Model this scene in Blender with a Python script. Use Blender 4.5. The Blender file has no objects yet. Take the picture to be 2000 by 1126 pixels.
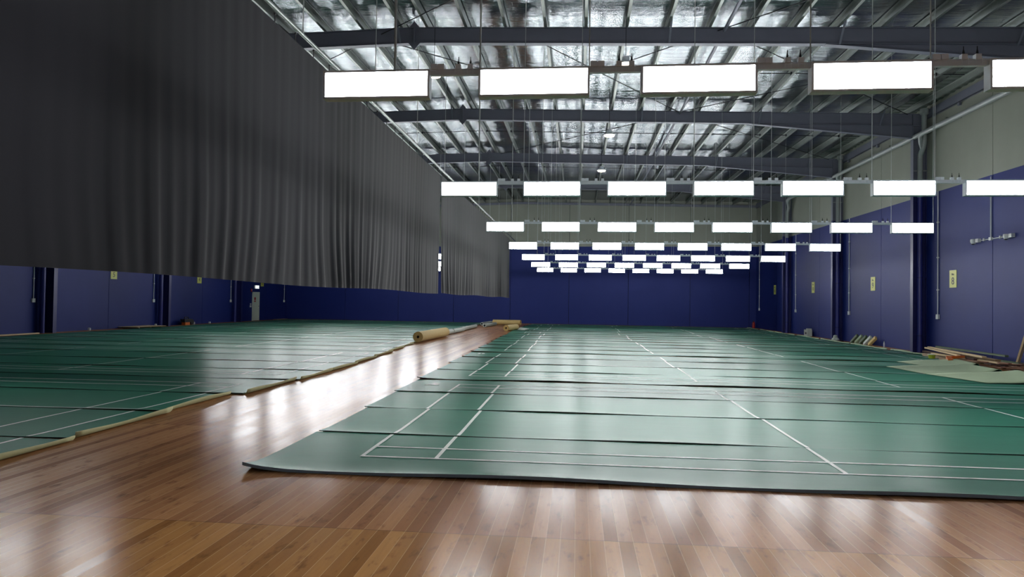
import bpy, bmesh, math, random
from mathutils import Vector, Matrix
random.seed(7)
C = bpy.context.scene.collection
sc = bpy.context.scene
PI = math.pi
ORD = ['first', 'second', 'third', 'fourth', 'fifth', 'sixth', 'seventh', 'eighth', 'ninth', 'tenth', 'eleventh', 'twelfth',
       'thirteenth', 'fourteenth', 'fifteenth', 'sixteenth', 'seventeenth', 'eighteenth', 'nineteenth', 'twentieth',
       'twenty-first', 'twenty-second', 'twenty-third', 'twenty-fourth', 'twenty-fifth', 'twenty-sixth']

# ------------------------------------------------------------------ mesh helpers
class MB:
    def __init__(s):
        s.v = []; s.f = []; s.m = []
    def add(s, vs, fs, mat=0):
        b = len(s.v); s.v += [tuple(p) for p in vs]
        for f in fs:
            s.f.append([b + i for i in f]); s.m.append(mat)
        return s
    def box(s, a, b, mat=0):
        x0, y0, z0 = a; x1, y1, z1 = b
        vs = [(x0,y0,z0),(x1,y0,z0),(x1,y1,z0),(x0,y1,z0),(x0,y0,z1),(x1,y0,z1),(x1,y1,z1),(x0,y1,z1)]
        return s.add(vs, [(3,2,1,0),(4,5,6,7),(0,1,5,4),(1,2,6,5),(2,3,7,6),(3,0,4,7)], mat)
    def obox(s, p, q, w, h, mat=0, up=(0, 0, 1)):
        """box from p to q along its length, w wide, h high"""
        p = Vector(p); q = Vector(q); d = (q - p).normalized(); u = Vector(up)
        r = d.cross(u)
        if r.length < 1e-4: r = d.cross(Vector((1, 0, 0)))
        r.normalize(); u = r.cross(d).normalized()
        vs = []
        for e in (p, q):
            for a, b in ((-1,-1),(1,-1),(1,1),(-1,1)):
                vs.append(e + r * (a * w / 2) + u * (b * h / 2))
        return s.add(vs, [(0,1,2,3),(7,6,5,4),(0,4,5,1),(1,5,6,2),(2,6,7,3),(3,7,4,0)], mat)
    def tube(s, pts, r, n=10, mat=0, cap=True):
        pts = [Vector(p) for p in pts]; rings = []
        d0 = (pts[1] - pts[0]).normalized()
        ref = Vector((0, 0, 1)) if abs(d0.z) < .9 else Vector((1, 0, 0))
        for i, p in enumerate(pts):
            a = pts[max(0, i - 1)]; b = pts[min(len(pts) - 1, i + 1)]
            d = (b - a).normalized()
            x = d.cross(ref).normalized(); y = x.cross(d).normalized()
            rr = r[i] if isinstance(r, (list, tuple)) else r
            rings.append([p + (x * math.cos(2*PI*k/n) + y * math.sin(2*PI*k/n)) * rr for k in range(n)])
        vs = [v for R in rings for v in R]; fs = []
        for i in range(len(pts) - 1):
            for k in range(n):
                fs.append((i*n+k, i*n+(k+1) % n, (i+1)*n+(k+1) % n, (i+1)*n+k))
        if cap:
            fs.append(tuple(range(n))[::-1]); fs.append(tuple(range((len(pts)-1)*n, len(pts)*n)))
        return s.add(vs, fs, mat)
    def pipe(s, p, q, ro, ri, n=24, mat=0, mat_in=0, mat_end=None):
        """hollow roll from p to q"""
        p = Vector(p); q = Vector(q); d = (q - p).normalized()
        ref = Vector((0, 0, 1)) if abs(d.z) < .9 else Vector((1, 0, 0))
        x = d.cross(ref).normalized(); y = x.cross(d).normalized()
        def ring(c, r): return [c + (x*math.cos(2*PI*k/n) + y*math.sin(2*PI*k/n))*r for k in range(n)]
        vs = ring(p, ro) + ring(q, ro) + ring(p, ri) + ring(q, ri)
        for k in range(n):
            j = (k+1) % n
            s.add([vs[k], vs[j], vs[n+j], vs[n+k]], [(0,1,2,3)], mat)
            s.add([vs[2*n+k], vs[3*n+k], vs[3*n+j], vs[2*n+j]], [(0,1,2,3)], mat_in)
            e = mat if mat_end is None else mat_end
            s.add([vs[k], vs[2*n+k], vs[2*n+j], vs[j]], [(0,1,2,3)], e)
            s.add([vs[n+k], vs[n+j], vs[3*n+j], vs[3*n+k]], [(0,1,2,3)], e)
        return s
    def lathe(s, c, prof, n=16, mat=0, axis='z'):
        c = Vector(c); rings = []
        for r, h in prof:
            R = []
            for k in range(n):
                a = 2*PI*k/n; p = Vector((r*math.cos(a), r*math.sin(a), h))
                if axis == 'x': p = Vector((p.z, p.x, p.y))
                if axis == 'y': p = Vector((p.y, p.z, p.x))
                R.append(c + p)
            rings.append(R)
        vs = [v for R in rings for v in R]; fs = []
        for i in range(len(prof)-1):
            for k in range(n):
                fs.append((i*n+k, i*n+(k+1) % n, (i+1)*n+(k+1) % n, (i+1)*n+k))
        fs.append(tuple(range(n))[::-1]); fs.append(tuple(range((len(prof)-1)*n, len(prof)*n)))
        return s.add(vs, fs, mat)
    def poly_y(s, pts, y0, y1, mat=0):
        """prism: (x,z) outline swept from y0 to y1"""
        n = len(pts)
        vs = [(x, y0, z) for x, z in pts] + [(x, y1, z) for x, z in pts]
        fs = [tuple(range(n)), tuple(range(2*n-1, n-1, -1))]
        for k in range(n): fs.append((k, n+k, n+(k+1) % n, (k+1) % n))
        return s.add(vs, fs, mat)
    def mesh(s, name, mats, smooth=False, fix=True, weld=True, off=(0, 0, 0)):
        me = bpy.data.meshes.new(name)
        ox, oy, oz = off
        me.from_pydata([(x-ox, y-oy, z-oz) for x, y, z in s.v], [], s.f)
        for mt in mats: me.materials.append(mt)
        me.polygons.foreach_set('material_index', s.m)
        bm = bmesh.new(); bm.from_mesh(me)
        if weld: bmesh.ops.remove_doubles(bm, verts=bm.verts, dist=1e-5)
        if fix: bmesh.ops.recalc_face_normals(bm, faces=bm.faces)
        if smooth:
            for f in bm.faces: f.smooth = True
            for e in bm.edges:
                if len(e.link_faces) == 2 and e.calc_face_angle(0) > .7: e.smooth = False
        bm.to_mesh(me); bm.free()
        return me
    def build(s, name, mats, parent=None, **k):
        if not isinstance(mats, (list, tuple)): mats = [mats]
        off = tuple(parent['_o']) if parent is not None else (0, 0, 0)
        return link(name, s.mesh(name, mats, off=off, **k), parent)

def link(name, me, parent=None, loc=(0, 0, 0)):
    o = bpy.data.objects.new(name, me); C.objects.link(o); o.location = loc
    if parent is not None: o.parent = parent
    if parent is None: o['_o'] = (0.0, 0.0, 0.0)
    else: o['_o'] = parent['_o']
    return o
def tag(o, label, cat, group=None):
    o['label'] = label; o['category'] = cat
    if group: o['group'] = group
    return o
def thing(name, label, cat, loc=(0, 0, 0), group=None):
    o = bpy.data.objects.new(name, None); C.objects.link(o); o.location = loc; o.empty_display_size = .1
    o['_o'] = tuple(float(c) for c in loc)
    return tag(o, label, cat, group)
def struct(o):
    o['kind'] = 'structure'; return o

# ------------------------------------------------------------------ materials
def srgb(r, g, b):
    f = lambda c: (c/255/12.92) if c/255 <= .04045 else ((c/255+.055)/1.055)**2.4
    return (f(r), f(g), f(b), 1)
class N:
    def __init__(s, name):
        s.m = bpy.data.materials.new(name); s.m.use_nodes = True
        s.t = s.m.node_tree; s.b = s.t.nodes['Principled BSDF']
    def n(s, typ, **k):
        nd = s.t.nodes.new(typ)
        for a, b in k.items(): setattr(nd, a, b)
        return nd
    def l(s, a, b): s.t.links.new(a, b)
    def math(s, op, a, b=None, c=None):
        nd = s.n('ShaderNodeMath', operation=op)
        for i, x in enumerate((a, b, c)):
            if x is None: continue
            if isinstance(x, (int, float)): nd.inputs[i].default_value = x
            else: s.l(x, nd.inputs[i])
        return nd.outputs[0]
    def mix(s, f, a, b, mode='MIX'):
        nd = s.n('ShaderNodeMix', data_type='RGBA', blend_type=mode)
        for x, i in ((f, 0), (a, 6), (b, 7)):
            if isinstance(x, (int, float)): nd.inputs[i].default_value = x
            elif isinstance(x, tuple): nd.inputs[i].default_value = x
            else: s.l(x, nd.inputs[i])
        return nd.outputs[2]
    def noise(s, scale=(1, 1, 1), sc_=1.0, detail=3, rough=.5, coord='Object'):
        tc = s.n('ShaderNodeTexCoord'); mp = s.n('ShaderNodeMapping'); mp.inputs['Scale'].default_value = scale
        s.l(tc.outputs[coord], mp.inputs['Vector'])
        nz = s.n('ShaderNodeTexNoise'); nz.inputs['Scale'].default_value = sc_; nz.inputs['Detail'].default_value = detail
        nz.inputs['Roughness'].default_value = rough
        s.l(mp.outputs[0], nz.inputs['Vector']); return nz.outputs['Fac']
    def bump(s, h, strength=.2, dist=.02):
        b = s.n('ShaderNodeBump'); b.inputs['Strength'].default_value = strength; b.inputs['Distance'].default_value = dist
        s.l(h, b.inputs['Height']); s.l(b.outputs[0], s.b.inputs['Normal'])
def soften_gloss(k, amount, rough_socket=None, ior=1.5):
    """diffuse body under a thin gloss layer: gloss follows Fresnel, weakened by amount to hold reflections down"""
    out = k.t.nodes['Material Output']; b = k.b
    df = k.n('ShaderNodeBsdfDiffuse'); gl = k.n('ShaderNodeBsdfGlossy'); fr_ = k.n('ShaderNodeFresnel'); mx = k.n('ShaderNodeMixShader')
    fr_.inputs['IOR'].default_value = ior
    def cp(src, dst):
        if b.inputs[src].is_linked: k.l(b.inputs[src].links[0].from_socket, dst)
        else: dst.default_value = b.inputs[src].default_value
    cp('Base Color', df.inputs['Color']); cp('Roughness', gl.inputs['Roughness'])
    if b.inputs['Normal'].is_linked:
        ns = b.inputs['Normal'].links[0].from_socket
        for nd in (df, gl, fr_): k.l(ns, nd.inputs['Normal'])
    gl.inputs['Color'].default_value = (1, 1, 1, 1)
    k.l(k.math('MULTIPLY', fr_.outputs[0], amount), mx.inputs[0]); k.l(df.outputs[0], mx.inputs[1]); k.l(gl.outputs[0], mx.inputs[2])
    k.l(mx.outputs[0], out.inputs['Surface']); k.t.nodes.remove(b); k.b = None
def simple(name, col, rough=.6, metal=0, var=.12, scale=6, spec=.5, bump=0):
    k = N(name); nz = k.noise((1, 1, 1), scale)
    d = tuple(c*(1-var) for c in col[:3]) + (1,); u = tuple(min(1, c*(1+var)) for c in col[:3]) + (1,)
    k.l(k.mix(nz, d, u), k.b.inputs['Base Color'])
    k.b.inputs['Roughness'].default_value = rough; k.b.inputs['Metallic'].default_value = metal
    k.b.inputs['Specular IOR Level'].default_value = spec
    if bump: k.bump(nz, bump, .01)
    return k.m
def emit(name, col, st):
    k = N(name); nz = k.noise((1, 1, 1), 2)
    k.b.inputs['Base Color'].default_value = (.8, .8, .8, 1)
    k.l(k.mix(nz, tuple(c*.99 for c in col[:3])+(1,), col), k.b.inputs['Emission Color'])
    k.b.inputs['Emission Strength'].default_value = st
    return k.m

def floor_mat():
    k = N('wood_boards')
    g = k.n('ShaderNodeNewGeometry'); sx = k.n('ShaderNodeSeparateXYZ'); k.l(g.outputs['Position'], sx.inputs[0])
    px = k.math('DIVIDE', sx.outputs[0], .098); py = k.math('DIVIDE', k.math('SUBTRACT', sx.outputs[1], 4.67), 3.46)
    ix = k.math('FLOOR', px); iy = k.math('FLOOR', py); fx = k.math('FRACT', px); fy = k.math('FRACT', py)
    cv = k.n('ShaderNodeCombineXYZ'); k.l(ix, cv.inputs[0]); k.l(iy, cv.inputs[1])
    wn = k.n('ShaderNodeTexWhiteNoise', noise_dimensions='2D'); k.l(cv.outputs[0], wn.inputs['Vector'])
    rv = wn.outputs['Value']
    col = k.mix(rv, srgb(142, 96, 62), srgb(184, 132, 88))
    gold = k.math('LESS_THAN', sx.outputs[1], 4.67)
    col = k.mix(k.math('MULTIPLY', gold, .75), col, k.mix(rv, srgb(146, 100, 48), srgb(190, 138, 76)))
    grain = k.noise((40, 3, 1), 1.0, 4, .6); blot = k.noise((9, 3, 1), 1.2, 3, .65)
    col = k.mix(k.math('MULTIPLY', grain, .45), col, srgb(100, 62, 38))
    bl = k.math('MULTIPLY', k.math('MAXIMUM', k.math('SUBTRACT', blot, .56), 0), 4.0)
    col = k.mix(k.math('MINIMUM', bl, .75), col, srgb(92, 56, 32))
    e1 = k.math('LESS_THAN', k.math('ABSOLUTE', k.math('SUBTRACT', fx, .5)), .478)
    seam = k.math('SUBTRACT', 1, e1)
    col = k.mix(k.math('MULTIPLY', seam, .55), col, srgb(206, 170, 122))
    e2 = k.math('LESS_THAN', k.math('ABSOLUTE', k.math('SUBTRACT', fy, .5)), .4988)
    joint = k.math('SUBTRACT', 1, e2)
    col = k.mix(k.math('MULTIPLY', joint, .6), col, srgb(60, 42, 30))
    k.l(col, k.b.inputs['Base Color'])
    k.l(k.math('ADD', k.math('MULTIPLY', grain, .12), k.math('ADD', .12, k.math('MULTIPLY', rv, .05))), k.b.inputs['Roughness'])
    # every board lies at a very slightly different tilt
    sc3 = k.n('ShaderNodeSeparateColor'); k.l(wn.outputs['Color'], sc3.inputs[0])
    tx = k.math('MULTIPLY', k.math('SUBTRACT', sc3.outputs[0], .5), .009)
    ty = k.math('MULTIPLY', k.math('SUBTRACT', sc3.outputs[1], .5), .009)
    cn = k.n('ShaderNodeCombineXYZ'); k.l(tx, cn.inputs[0]); k.l(ty, cn.inputs[1]); cn.inputs[2].default_value = 1
    vm = k.n('ShaderNodeVectorMath', operation='NORMALIZE'); k.l(cn.outputs[0], vm.inputs[0])
    bp = k.n('ShaderNodeBump'); bp.inputs['Strength'].default_value = .05; bp.inputs['Distance'].default_value = .003
    k.l(k.noise((22, 5, 1), 1.0, 3), bp.inputs['Height']); k.l(vm.outputs[0], bp.inputs['Normal']); k.l(bp.outputs[0], k.b.inputs['Normal'])
    soften_gloss(k, .31)
    return k.m
def vinyl(name, c0, c1, rough, bump=.05):
    k = N(name); nz = k.noise((.7, 2.2, 1), 2.0, 4); fine = k.noise((30, 60, 1), 2.0, 2)
    k.l(k.mix(nz, c0, c1), k.b.inputs['Base Color'])
    k.l(k.math('ADD', rough-.04, k.math('MULTIPLY', fine, .08)), k.b.inputs['Roughness'])
    wv = k.noise((1.2, 5, 1), 1.0, 2)
    k.bump(wv, bump, .03)
    soften_gloss(k, .22)
    return k.m
def foil_mat():
    k = N('silver_foil'); 
    a = k.noise((.38, 4.2, 1), 1.5, 6, .6); b = k.noise((1.1, 1.5, 1), 1.1, 3, .5)
    s = k.math('ADD', k.math('MULTIPLY', a, 1.0), k.math('MULTIPLY', b, .6))
    k.l(k.mix(a, srgb(122, 130, 134), srgb(186, 192, 196)), k.b.inputs['Base Color'])
    k.b.inputs['Metallic'].default_value = 1; k.b.inputs['Roughness'].default_value = .14
    k.bump(s, .9, .045)
    return k.m
def cloth_mat():
    k = N('charcoal_drape'); w = k.noise((1, 60, 300), 3.0, 2); nz = k.noise((1, .5, .5), 1.5, 3)
    c = k.mix(nz, srgb(31, 31, 36), srgb(37, 37, 43)); c = k.mix(k.math('MULTIPLY', w, .35), c, srgb(28, 28, 32))
    k.l(c, k.b.inputs['Base Color']); k.b.inputs['Roughness'].default_value = .95
    k.b.inputs['Specular IOR Level'].default_value = .15
    k.b.inputs['Sheen Weight'].default_value = .4; k.b.inputs['Sheen Roughness'].default_value = .35
    return k.m
def concrete(name, c0, c1, rough=.75, spec=.35):
    k = N(name); a = k.noise((1, 1, 1), .45, 6, .65); b = k.noise((3, 3, .4), .8, 3)
    c = k.mix(a, c0, c1); c = k.mix(k.math('MULTIPLY', b, .25), c, tuple(x*.8 for x in c0[:3])+(1,))
    k.l(c, k.b.inputs['Base Color']); k.b.inputs['Roughness'].default_value = rough
    k.b.inputs['Specular IOR Level'].default_value = spec
    k.bump(k.noise((1, 1, 1), 40, 3), .06, .004)
    return k.m
def timber(name, c0, c1):
    k = N(name); a = k.noise((6, 1.5, 6), 2.0, 4, .6)
    k.l(k.mix(a, c0, c1), k.b.inputs['Base Color']); k.b.inputs['Roughness'].default_value = .65
    return k.m

M = {}
M['floor'] = floor_mat()
M['mat'] = vinyl('green_vinyl', srgb(32, 104, 82), srgb(42, 117, 93), .30)
M['line'] = vinyl('white_court_line', srgb(222, 230, 222), srgb(236, 242, 236), .35, .02)
M['under'] = simple('pale_green_backing', srgb(158, 176, 144), .8, var=.08, scale=4)
M['lip'] = simple('olive_backing', srgb(186, 184, 138), .8, var=.12, scale=5)
M['matedge'] = simple('seam_shade_edge', srgb(44, 56, 54), .7)  # edge colour darkened to stand for the shade in the seam gaps
M['frontedge'] = simple('blue_grey_mat_edge', srgb(140, 158, 176), .6)
M['blue'] = concrete('navy_wall_paint', srgb(19, 35, 102), srgb(27, 43, 115), .6, .28)
M['blue_steel'] = simple('navy_painted_steel', srgb(26, 31, 92), .5, var=.06)
M['grey'] = concrete('raw_concrete', srgb(132, 136, 126), srgb(154, 157, 147))
M['bounce'] = concrete('pale_bounce_wall', srgb(205, 207, 206), srgb(222, 224, 222))  # kept pale so the unseen back wall bounces fill light forward
M['groove'] = simple('dark_joint', srgb(18, 20, 34), .8)
M['steel'] = simple('charcoal_painted_steel', srgb(108, 111, 126), .5, var=.05)
M['galv'] = simple('galvanised_steel', srgb(134, 140, 136), .42, metal=.7, var=.1, scale=14)
M['rod'] = simple('dark_steel_rod', srgb(46, 48, 54), .5, metal=.5)
M['foil'] = foil_mat()
M['sheet'] = simple('zinc_roof_sheet', srgb(120, 130, 124), .4, metal=.6)
M['drape'] = cloth_mat()
M['pvc'] = simple('grey_pvc', srgb(142, 148, 148), .45, var=.04)
M['pvc_blue'] = simple('navy_painted_pvc', srgb(40, 44, 118), .4, var=.05)
M['white'] = simple('white_plastic', srgb(205, 208, 210), .45, var=.03)
M['boxgrey'] = simple('light_grey_plastic', srgb(220, 228, 236), .5, var=.03)
M['frame'] = simple('aluminium_frame', srgb(206, 214, 222), .5, metal=0, var=.04)
M['black'] = simple('black_plastic', srgb(24, 24, 26), .5)
M['wire'] = simple('steel_wire', srgb(190, 196, 196), .4, metal=.3)
M['panel'] = emit('lit_diffuser', (.97, .985, 1, 1), 46.0)
M['panel_back'] = emit('lit_diffuser_rear', (.97, .985, 1, 1), 16.0)
M['warm'] = emit('warm_lamp_lens', (1, .8, .58, 1), 9.0)
M['yellow'] = simple('yellow_sign_board', srgb(196, 196, 92), .5, var=.05)
M['ink'] = simple('dark_sign_ink', srgb(70, 66, 70), .6)
M['door'] = simple('pale_grey_door_paint', srgb(206, 214, 200), .5, var=.04)
M['red'] = simple('red_paint', srgb(172, 40, 34), .4, var=.08)
M['exit'] = emit('lit_exit_face', (.85, .95, 1, 1), 1.2)
M['exitgreen'] = simple('exit_pictogram', srgb(10, 60, 66), .5)
M['foam'] = simple('buff_foam', srgb(204, 178, 118), .8, var=.1, scale=8)
M['foam_end'] = simple('buff_foam_end', srgb(190, 160, 100), .85, var=.2, scale=20)
M['core'] = simple('dark_roll_core', srgb(62, 34, 22), .8)
M['paper'] = simple('pale_paper_tube', srgb(186, 194, 184), .6, var=.06)
M['pine'] = timber('pale_pine', srgb(188, 162, 122), srgb(214, 190, 150))
M['pine2'] = timber('weathered_timber', srgb(128, 106, 78), srgb(160, 134, 100))
M['redwood'] = timber('reddish_board', srgb(122, 78, 58), srgb(168, 118, 92))
M['scrapgreen'] = timber('green_faced_batten', srgb(64, 84, 62), srgb(96, 112, 82))
M['orange'] = simple('orange_tool_paint', srgb(204, 106, 34), .45)
M['lime'] = simple('lime_plastic', srgb(182, 186, 52), .5)

def text_obj(txt, size, mat, parent, origin, xdir, ydir, name='sign_digit', label=None):
    cu = bpy.data.curves.new(name, 'FONT'); cu.body = txt; cu.size = size; cu.align_x = 'CENTER'; cu.align_y = 'CENTER'
    cu.extrude = .004; cu.resolution_u = 3
    o = bpy.data.objects.new(name, cu); C.objects.link(o)
    bpy.context.view_layer.update()
    me = bpy.data.meshes.new_from_object(o.evaluated_get(bpy.context.evaluated_depsgraph_get()))
    bpy.data.objects.remove(o); bpy.data.curves.remove(cu)
    x = Vector(xdir); y = Vector(ydir); z = x.cross(y)
    mt = Matrix((x, y, z)).transposed().to_4x4(); mt.translation = Vector(origin) - Vector(parent['_o'])
    me.transform(mt); me.materials.clear(); me.materials.append(mat); me.name = name
    return link(name, me, parent)

# ------------------------------------------------------------------ dimensions of the hall
XR, XL, RIDGE = 12.2, -22.4, -4.4
YB = -10.0
def wally(x): return 50.6 - .0694*(x - XL)
def rz(x): return 8.83 - .0247*abs(x - RIDGE)          # top of the rafters
PH = .22                                                # purlin height
PAINT = 5.555

# floor
fl = MB(); fl.add([(XL-.3, YB-.3, 0), (XR+.3, YB-.3, 0), (XR+.3, 52, 0), (XL-.3, 52, 0),
                   (XL-.3, YB-.3, -.2), (XR+.3, YB-.3, -.2), (XR+.3, 52, -.2), (XL-.3, 52, -.2)],
                  [(0,1,2,3),(7,6,5,4),(0,4,5,1),(1,5,6,2),(2,6,7,3),(3,7,4,0)])
struct(fl.build('floor', M['floor']))

# walls: precast panels with open joints, painted navy up to PAINT
def wall_along_y(name, x, sgn, joints, y0, y1):
    mb = MB(); top = rz(x) + PH + .05
    mb.box((min(x+sgn*.06, x+sgn*.25), y0, 0), (max(x+sgn*.06, x+sgn*.25), y1, top), 2)
    ys = [y0] + joints + [y1]
    for a, b in zip(ys[:-1], ys[1:]):
        g = .012
        mb.box((min(x, x+sgn*.06), a+g, 0), (max(x, x+sgn*.06), b-g, PAINT), 0)
        mb.box((min(x, x+sgn*.06), a+g, PAINT), (max(x, x+sgn*.06), b-g, top), 1)
    return struct(mb.build(name, [M['blue'], M['grey'], M['groove']], weld=False))
wall_along_y('wall_right', XR, 1, [-1.0, 6.4, 13.8, 21.38, 28.82, 35.9, 43.3], YB, wally(XR))
wall_along_y('wall_left', XL, -1, [0, 7.5, 15, 22.5, 30.62, 38.8, 47.2], YB, wally(XL))
mb = MB()
def slanted(mb, x0, x1, z0, z1a, z1b, d0, d1, mat):
    vs = []
    for d in (d0, d1):
        vs += [(x0, wally(x0)+d, z0), (x1, wally(x1)+d, z0), (x1, wally(x1)+d, z1b), (x0, wally(x0)+d, z1a)]
    mb.add(vs, [(0,1,2,3),(7,6,5,4),(0,4,5,1),(1,5,6,2),(2,6,7,3),(3,7,4,0)], mat)
fj = [XL-.3, -17.6, -13.4, -9.15, -4.92, -.65, 3.55, 7.8, 11.75, XR+.3]
for a, b in zip(fj[:-1], fj[1:]):
    slanted(mb, a+.014, b-.014, 0, PAINT+.03, PAINT+.03, 0, .06, 0)
    if a < RIDGE < b:
        slanted(mb, a+.014, RIDGE, PAINT+.03, rz(a)+PH+.05, rz(RIDGE)+PH+.05, 0, .06, 1)
        slanted(mb, RIDGE, b-.014, PAINT+.03, rz(RIDGE)+PH+.05, rz(b)+PH+.05, 0, .06, 1)
    else:
        slanted(mb, a+.014, b-.014, PAINT+.03, rz(a)+PH+.05, rz(b)+PH+.05, 0, .06, 1)
slanted(mb, XL-.3, XR+.3, 0, rz(XL)+PH+.05, rz(XR)+PH+.05, .06, .3, 2)
slanted(mb, RIDGE-9, RIDGE+9, 0, rz(RIDGE)+PH-.2, rz(RIDGE)+PH-.2, .06, .3, 2)
struct(mb.build('wall_far', [M['blue'], M['grey'], M['groove']], weld=False))
mb = MB(); mb.box((XL-.3, YB-.3, 0), (XR+.3, YB, 9.2), 0)
struct(mb.build('wall_back', [M['bounce']]))  # unseen wall behind the camera, added partly to bounce light onto camera-facing surfaces

# roof: silver foil insulation sagging between the purlins
PR = [-4.02 + 1.045*k for k in range(16)]
PL = [-4.78 - 1.045*k for k in range(17)]
mb = MB()
def roof_panel(mb, xs, y0, y1):
    ny = 40
    for a, b in zip(xs[:-1], xs[1:]):
        n = 6; vs = []; fs = []
        for i in range(n+1):
            t = i/n; x = a + (b-a)*t; sag = .035*4*t*(1-t)
            for j in range(2):
                y = y0 if j == 0 else y1 + .5
                vs.append((x, y, rz(x)+PH+.035-sag))
        for i in range(n): fs.append((2*i, 2*i+1, 2*i+3, 2*i+2))
        mb.add(vs, fs, 0)
xs = sorted(PR + PL); xs = [XL-.3] + xs + [XR-.9]
xs = [x for x in xs if x <= XR-.89]
roof_panel(mb, xs, YB-.3, 51)
o = mb.build('ceiling', [M['foil']], smooth=True, fix=False)
struct(o)
mb = MB(); n = 0; y = YB-.3; vs = []
step = .09; rows = int((51-y)/step)
for i in range(rows+1):
    yy = y + i*step; dz = .028 if (i % 4) in (1, 2) else 0
    vs += [(XR-.92, yy, rz(XR-.9)+PH+.01+dz), (XR+.3, yy, rz(XR+.3)+PH+.01+dz)]
mb.add(vs, [(2*i, 2*i+2, 2*i+3, 2*i+1) for i in range(rows)], 0)
struct(mb.build('trim_1', [M['sheet']]))
mb = MB(); mb.box((XL-.4, YB-.4, 9.25), (XR+.4, 52, 9.35)); struct(mb.build('trim_2', [M['sheet']]))

# roof purlins: C sections running down the hall
def purlin(x, side, label):
    mb = MB(); y0 = 3.0; y1 = wally(x) - .02; z = rz(x); s = side
    w = .075; t = .008
    pts = [(x, z), (x + s*w, z), (x + s*w, z+.022), (x + s*(w-t), z+.022), (x + s*(w-t), z+t), (x+s*t, z+t),
           (x+s*t, z+PH-t), (x+s*(w-t), z+PH-t), (x+s*(w-t), z+PH-.022), (x+s*w, z+PH-.022), (x+s*w, z+PH), (x, z+PH)]
    mb.poly_y(pts, y0, y1)
    o = mb.build('roof_purlin', [M['galv']]); tag(o, label, 'purlin', 'purlins under the foil roof')
for k, x in enumerate(PR): purlin(x, -1, f'galvanised roof purlin running lengthwise, {ORD[k]} to the right of the ridge')
for k, x in enumerate(PL[:5]): purlin(x, 1, f'galvanised roof purlin running lengthwise, {ORD[k]} to the left of the ridge')

# steel portal frames
FY = [9.94, 17.56, 25.18, 32.8, 40.42]
FN = ['overhead frame nearest the camera, above the picture', 'nearest', 'second nearest', 'third nearest', 'farthest']
def ibeam(mb, pa, pb, depth, y, fw=.19, tf=.014, tw=.012, mat=0):
    (xa, za), (xb, zb) = pa, pb     # top line; depth hangs down
    yc = y + fw/2
    mb.poly_y([(xa, za), (xb, zb), (xb, zb-tf), (xa, za-tf)], y, y+fw, mat)
    mb.poly_y([(xa, za-depth+tf), (xb, zb-depth+tf), (xb, zb-depth), (xa, za-depth)], y, y+fw, mat)
    mb.poly_y([(xa, za-tf), (xb, zb-tf), (xb, zb-depth+tf), (xa, za-depth+tf)], yc-tw/2, yc+tw/2, mat)
for fi, y in enumerate(FY):
    lab = 'dark steel portal frame just above the top edge of the picture' if fi == 0 else \
          f'dark steel portal frame with sloping rafter, {FN[fi]} of those in view'
    t = thing('portal_frame', lab, 'roof frame', (RIDGE, y, 0), 'portal frames across the hall')
    D = .42; XC = XR-.47; XCL = XL+.47
    for side in (1, -1):
        mb = MB(); xe = XC if side > 0 else XCL
        ibeam(mb, (RIDGE, rz(RIDGE)), (xe, rz(xe)), D, y)
        xh = 6.1 if side > 0 else 2*RIDGE-6.1
        zb = rz(xh)-D; ze = rz(xe)-.86; yc = y+.095
        mb.poly_y([(xh, zb), (xe, rz(xe)-D), (xe, ze)], yc-.006, yc+.006)
        mb.poly_y([(xh, zb), (xe, ze), (xe, ze-.014), (xh, zb-.014)], y, y+.19)
        mb.build('rafter', [M['steel']], t, weld=False)
        # column: flange to the hall, flange on the wall, web between
        mb = MB(); a = xe; b = (XR-.01) if side > 0 else (XL+.01); s = 1 if side > 0 else -1
        cy = y if side > 0 else y*1.0
        ztop = rz(xe)
        if side < 0: cy = {0: 10.5, 1: 18.6, 2: 26.8, 3: 34.9, 4: 42.8}[fi] - .2
        for z0, z1, m_ in ((0, PAINT, 0), (PAINT, ztop-.43, 1)):
            mb.box((min(a, a+s*.016), cy, z0), (max(a, a+s*.016), cy+.2, z1), m_)
            mb.box((min(b-s*.016, b), cy, z0), (max(b-s*.016, b), cy+.2, z1), m_)
            mb.box((min(a+s*.016, b-s*.016), cy+.094, z0), (max(a+s*.016, b-s*.016), cy+.106, z1), m_)
        if side > 0:
            mb.box((a, cy, ztop-.44), (b, cy+.2, ztop-.01), 1)
        mb.build('column', [M['blue_steel'], M['steel']], t, weld=False)
    # apex splice plates and the gusset under them
    mb = MB(); zr = rz(RIDGE)
    mb.box((RIDGE-.02, y-.02, zr-D-.05), (RIDGE+.02, y+.21, zr+.05))
    mb.poly_y([(RIDGE-.16, zr-D), (RIDGE+.16, zr-D), (RIDGE, zr-D-.2)], y+.0, y+.03)
    mb.poly_y([(RIDGE-.13, zr), (RIDGE+.13, zr), (RIDGE, zr+.16)], y+.0, y+.03)
    for dx in (-.17, .17):
        mb.lathe((RIDGE+dx, y+.085, zr-.16), [(.02, -.02), (.02, .015)], 8, 0, 'y')
    mb.build('apex_plate', [M['steel']], t, weld=False)
    # fly braces from purlins to the bottom flange
    for x in (PL[0], PR[6], PR[10], PR[14]) if True else ():
        mb = MB(); z = rz(x)
        zb_ = z-D+.02 if x < 6.1 else z-D-.02
        mb.obox((x, y+.02, zb_), (x, y-.42, z+.1), .05, .012)
        mb.obox((x, y+.17, zb_), (x, y+.62, z+.1), .05, .012)
        mb.build('fly_brace', [M['steel']], t, weld=False)
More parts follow.
